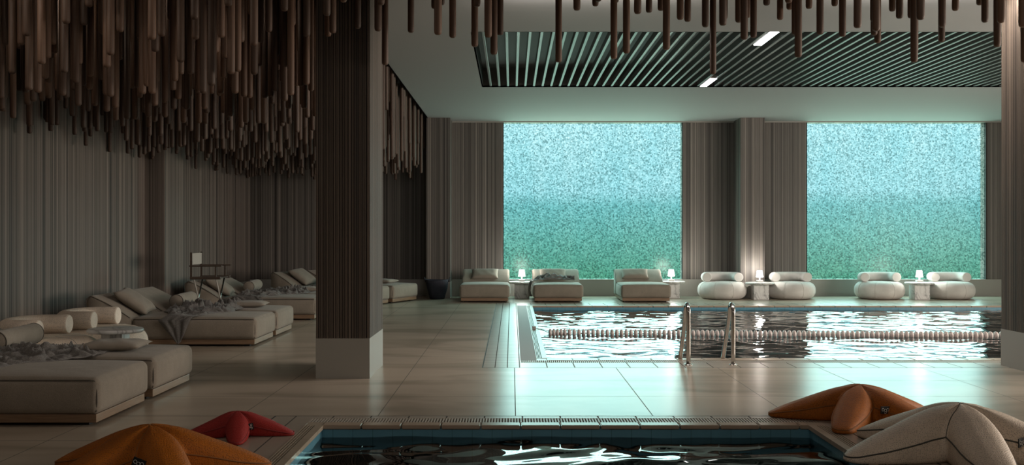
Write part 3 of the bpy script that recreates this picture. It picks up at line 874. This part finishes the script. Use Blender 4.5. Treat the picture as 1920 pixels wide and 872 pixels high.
# ------------------------------------------------------------------ starfish bean bags
def starfish(x, y, rz, R, H, m, seam, label, valley, tagsize=.085, tagrot=0., seed=0):
    e = empty('starfish_beanbag', (x, y, 0), rz, label=label, cat='starfish beanbag')
    N = 26 * 5; tip = .085 * R / .75; rv = .33 * R
    half = PI / 5
    # outline of one arm half: from the tip round to the valley
    def outline(phi):           # phi in [-half, half] about the arm axis
        a = abs(phi)
        px, py = rv * math.cos(half), rv * math.sin(half)
        tx = R - tip
        # ray at angle a meets: tip circle (centre tx, radius tip) or the curved flank
        best = None
        b = tx * math.cos(a); disc = tip * tip - (tx * math.sin(a)) ** 2
        if disc >= 0: return b + math.sqrt(disc)
        # flank from (tx, tip) to valley with slight outward swell
        lo, hi = 0., 1.
        def fl(t):
            X = tx + (px - tx) * t; Y = tip + (py - tip) * t + .030 * R * math.sin(PI * t) * (1 - .4 * t); return X, Y
        for _ in range(30):
            mid = (lo + hi) / 2; X, Y = fl(mid)
            if math.atan2(Y, X) < a: lo = mid
            else: hi = mid
        X, Y = fl(lo); return math.hypot(X, Y)
    # non-uniform angular sampling, denser near the tips
    phis = []
    nn = 13
    for k in range(-nn, nn): 
        t = k / nn; phis.append(half * math.copysign(abs(t) ** 1.9, t))
    cols = [(s, p) for s in range(5) for p in phis]
    bm = bmesh.new(); ts = [.06, .14, .24, .34, .45, .56, .67, .77, .86, .93, .975, 1.]
    def hh(a, phi):
        u = min(1, a / R)
        return H * (1 - .70 * u ** 1.15) * (1 + .05 * math.exp(-((u - .25) / .2) ** 2))
    def edge(a): return hh(a, 0) * (.40 + .26 * (1 - min(1, a / R)))
    rings = []; c0 = bm.verts.new((0, 0, H * .985))
    for t in ts:
        ring = []
        for s, p in cols:
            th = s * 2 * PI / 5 + p; Ro = outline(p); r = Ro * t; a = r * math.cos(p)
            ze = edge(a); zt = hh(a, p)
            f = (1 - t ** 3.0) ** .62
            crease = 1 - .085 * math.exp(-((abs(p) - half) / .16) ** 2) * min(1, t * 3) 
            z = ze + (zt - ze) * f; z *= crease
            z += .006 * noise.noise(Vector((r * math.cos(th) * 6, r * math.sin(th) * 6, seed)))
            ring.append(bm.verts.new((r * math.cos(th), r * math.sin(th), z)))
        rings.append(ring)
    seam_pts = [v.co.copy() for v in rings[-1]]
    valley_pts = [[Vector((0, 0, H * .985))] + [rg[k * len(phis)].co.copy() for rg in rings] for k in range(5)]
    for (k, off) in ((.72, .004), (.42, .006), (.18, -.004), (.03, -.03), (0., -.06)):
        ring = []
        for i, (s, p) in enumerate(cols):
            th = s * 2 * PI / 5 + p; Ro = outline(p) + off * R / .75
            z = seam_pts[i].z * k
            ring.append(bm.verts.new((Ro * math.cos(th), Ro * math.sin(th), max(z, .001))))
        rings.append(ring)
    m_ = len(cols)
    for k in range(m_): bm.faces.new((c0, rings[0][k], rings[0][(k + 1) % m_]))
    for a, b in zip(rings[:-1], rings[1:]):
        for k in range(m_): bm.faces.new((a[k], b[k], b[(k + 1) % m_], a[(k + 1) % m_]))
    bm.faces.new(rings[-1][::-1])
    bmesh.ops.recalc_face_normals(bm, faces=bm.faces)
    body = obj('cover', bm, m, e, True)
    bm = bmesh.new(); tube(bm, [Vector((q.x, q.y, q.z)) for q in seam_pts], .0055, 6, closed=True)
    # ridge seams between the arms
    obj('piping', bm, seam, e, True)
    bm = bmesh.new()
    for k in range(5): tube(bm, valley_pts[k], .0045, 5)
    obj('centre_seam', bm, seam, e, True)
    # maker's tag in a valley
    va, side, tz = valley     # local angle, tangential shift, height
    rr = outline(va - round(va / (2 * PI / 5)) * 2 * PI / 5) + .5 * tagsize
    t_ = empty('tag', (rr * math.cos(va), rr * math.sin(va), tz)); t_.parent = e
    t_.rotation_euler = (0, 0, side)
    ts_ = tagsize
    obj('tag_patch', bbox(-ts_ / 2, ts_ / 2, -.006, .0, -ts_ * .36, ts_ * .36, r=.001), M['tag'], t_).rotation_euler = (0, tagrot, 0)
    bm = bmesh.new(); q = ts_ * .13
    def ringc(cx, cz, r, a0=0, a1=2 * PI):
        tube(bm, [(cx + r * math.cos(a0 + (a1 - a0) * k / 14), -.008, cz + r * math.sin(a0 + (a1 - a0) * k / 14)) for k in range(15)], ts_ * .022, 5)
    ringc(-ts_ * .27, .04 * ts_, q); ringc(0, -.02 * ts_, q); ringc(ts_ * .27, .04 * ts_, q)
    ringc(0, -.22 * ts_, q * .8, -PI, .9)
    tube(bm, [(q * .98, -.008, -.02 * ts_), (q * .9, -.008, -.24 * ts_)], ts_ * .022, 5)
    obj('lettering', bm, M['tagtxt'], t_).rotation_euler = (0, tagrot, 0)
    return e
A5 = 2 * PI / 5
def wrapv(deg_world, rz): return math.radians(deg_world) - rz
rz = math.radians(16)
starfish(-2.38, 6.75, rz, .77, .335, M['orange'], M['seam_o'], 'orange mesh starfish beanbag at the lower left, in front of the red one', (wrapv(279, rz), math.radians(-16) - .1, .165), .085, .35, 1)
rz = math.radians(-5)
starfish(-2.17, 8.12, rz, .45, .185, M['red'], M['seam_r'], 'small red starfish beanbag beside the small pool', (wrapv(318, rz), math.radians(5) + .25, .085), .05, 1.4, 2)
rz = math.radians(24)
starfish(2.98, 8.76, rz, .76, .30, M['orange'], M['seam_o'], 'orange mesh starfish beanbag on the right, behind the sand-coloured one', (wrapv(284, rz), math.radians(-24) + .3, .14), .085, .05, 3)
rz = math.radians(48)
starfish(3.20, 7.30, rz, .90, .385, M['sand'], M['seam_d'], 'large sand-coloured mesh starfish beanbag at the lower right', (wrapv(309, rz), math.radians(-48) + .7, .17), .085, 0, 4)

# ------------------------------------------------------------------ camera
cam = D.cameras.new('camera'); cam.lens = 36.; cam.sensor_width = 36.; cam.sensor_fit = 'HORIZONTAL'
co = D.objects.new('camera', cam); COL.objects.link(co); co.location = (0, 0, 1.6); co.rotation_euler = (PI / 2, 0, 0)
SC.camera = co

# ------------------------------------------------------------------ light
w = D.worlds.new('sky'); SC.world = w; w.use_nodes = True; nt = w.node_tree; nt.nodes.clear()
tc = nt.nodes.new('ShaderNodeTexCoord'); s = nt.nodes.new('ShaderNodeSeparateXYZ'); nt.links.new(tc.outputs['Generated'], s.inputs[0])
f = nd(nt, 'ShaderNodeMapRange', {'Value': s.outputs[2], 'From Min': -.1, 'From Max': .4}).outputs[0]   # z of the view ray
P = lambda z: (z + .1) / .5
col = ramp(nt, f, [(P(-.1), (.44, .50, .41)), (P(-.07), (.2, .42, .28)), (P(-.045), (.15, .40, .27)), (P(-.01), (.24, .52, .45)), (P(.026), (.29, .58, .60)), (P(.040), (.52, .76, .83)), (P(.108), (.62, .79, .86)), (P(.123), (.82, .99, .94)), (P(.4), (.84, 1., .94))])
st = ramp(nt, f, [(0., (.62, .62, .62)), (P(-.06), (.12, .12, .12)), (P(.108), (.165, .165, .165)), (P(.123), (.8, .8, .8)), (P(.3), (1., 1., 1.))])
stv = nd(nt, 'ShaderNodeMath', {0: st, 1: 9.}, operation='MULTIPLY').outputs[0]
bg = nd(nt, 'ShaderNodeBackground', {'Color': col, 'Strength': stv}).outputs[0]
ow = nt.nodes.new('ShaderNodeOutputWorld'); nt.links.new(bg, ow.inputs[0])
for i, wn in enumerate((W1, W2)):
    l = D.lights.new('window_portal', 'AREA'); l.shape = 'RECTANGLE'; l.size = wn[1] - wn[0]; l.size_y = WZ[1] - WZ[0]
    l.cycles.is_portal = True
    o = D.objects.new('window_portal', l); COL.objects.link(o); o.location = ((wn[0] + wn[1]) / 2, BY + .2, (WZ[0] + WZ[1]) / 2); o.rotation_euler = (-PI / 2, 0, 0)
def area(name, loc, rot, sx, sy, e, col=(1, .86, .72)):
    l = D.lights.new(name, 'AREA'); l.shape = 'RECTANGLE'; l.size = sx; l.size_y = sy; l.energy = e; l.color = col
    o = D.objects.new(name, l); COL.objects.link(o); o.location = loc; o.rotation_euler = rot; return o
# unseen fill lights, added overhead outside the frame and among the sticks
for x, e in ((-5.2, 26), (3.8, 4)):
    area('overhead_fill_light', (x, 7.7, 4.6), (math.radians(60), 0, 0), 2.2, .25, e, (1, .85, .70))
for y in (11.6, 14.6, 17.6, 20.6):
    for x in (-5.6, -3.4): area('stick_zone_fill', (x, y, 4.66), (math.radians(62), 0, 0), .7, .1, 9, (1, .84, .68))  # added fill, brightens the camera-facing sides of the sticks
area('overhead_fill_light', (0., .5, 4.4), (math.radians(20), 0, 0), 6, 1.2, 85, (1, .88, .76))  # added fill from the camera side
for x in (1., 5., 9.):
    area('overhead_fill_light', (x, 11.85, 4.34), (math.radians(34), 0, 0), 2.5, .2, 95, (1, .9, .82))  # added fill just above the frame, for back wall and loungers
area('side_fill_light', (14.7, 11.0, 2.3), (0, math.radians(90), 0), 3.2, 12, 1600, (1, .88, .76))  # added side fill, the right wall has no window

v = SC.view_settings; v.view_transform = 'Standard'; v.look = 'None'; v.gamma = 1.; v.use_curve_mapping = False; v.exposure = 0.
SC.cycles.use_denoising = True
SC.cycles.max_bounces = 8; SC.cycles.transparent_max_bounces = 12
SC.cycles.sample_clamp_indirect = 6.
SC.cycles.caustics_reflective = False; SC.cycles.caustics_refractive = False
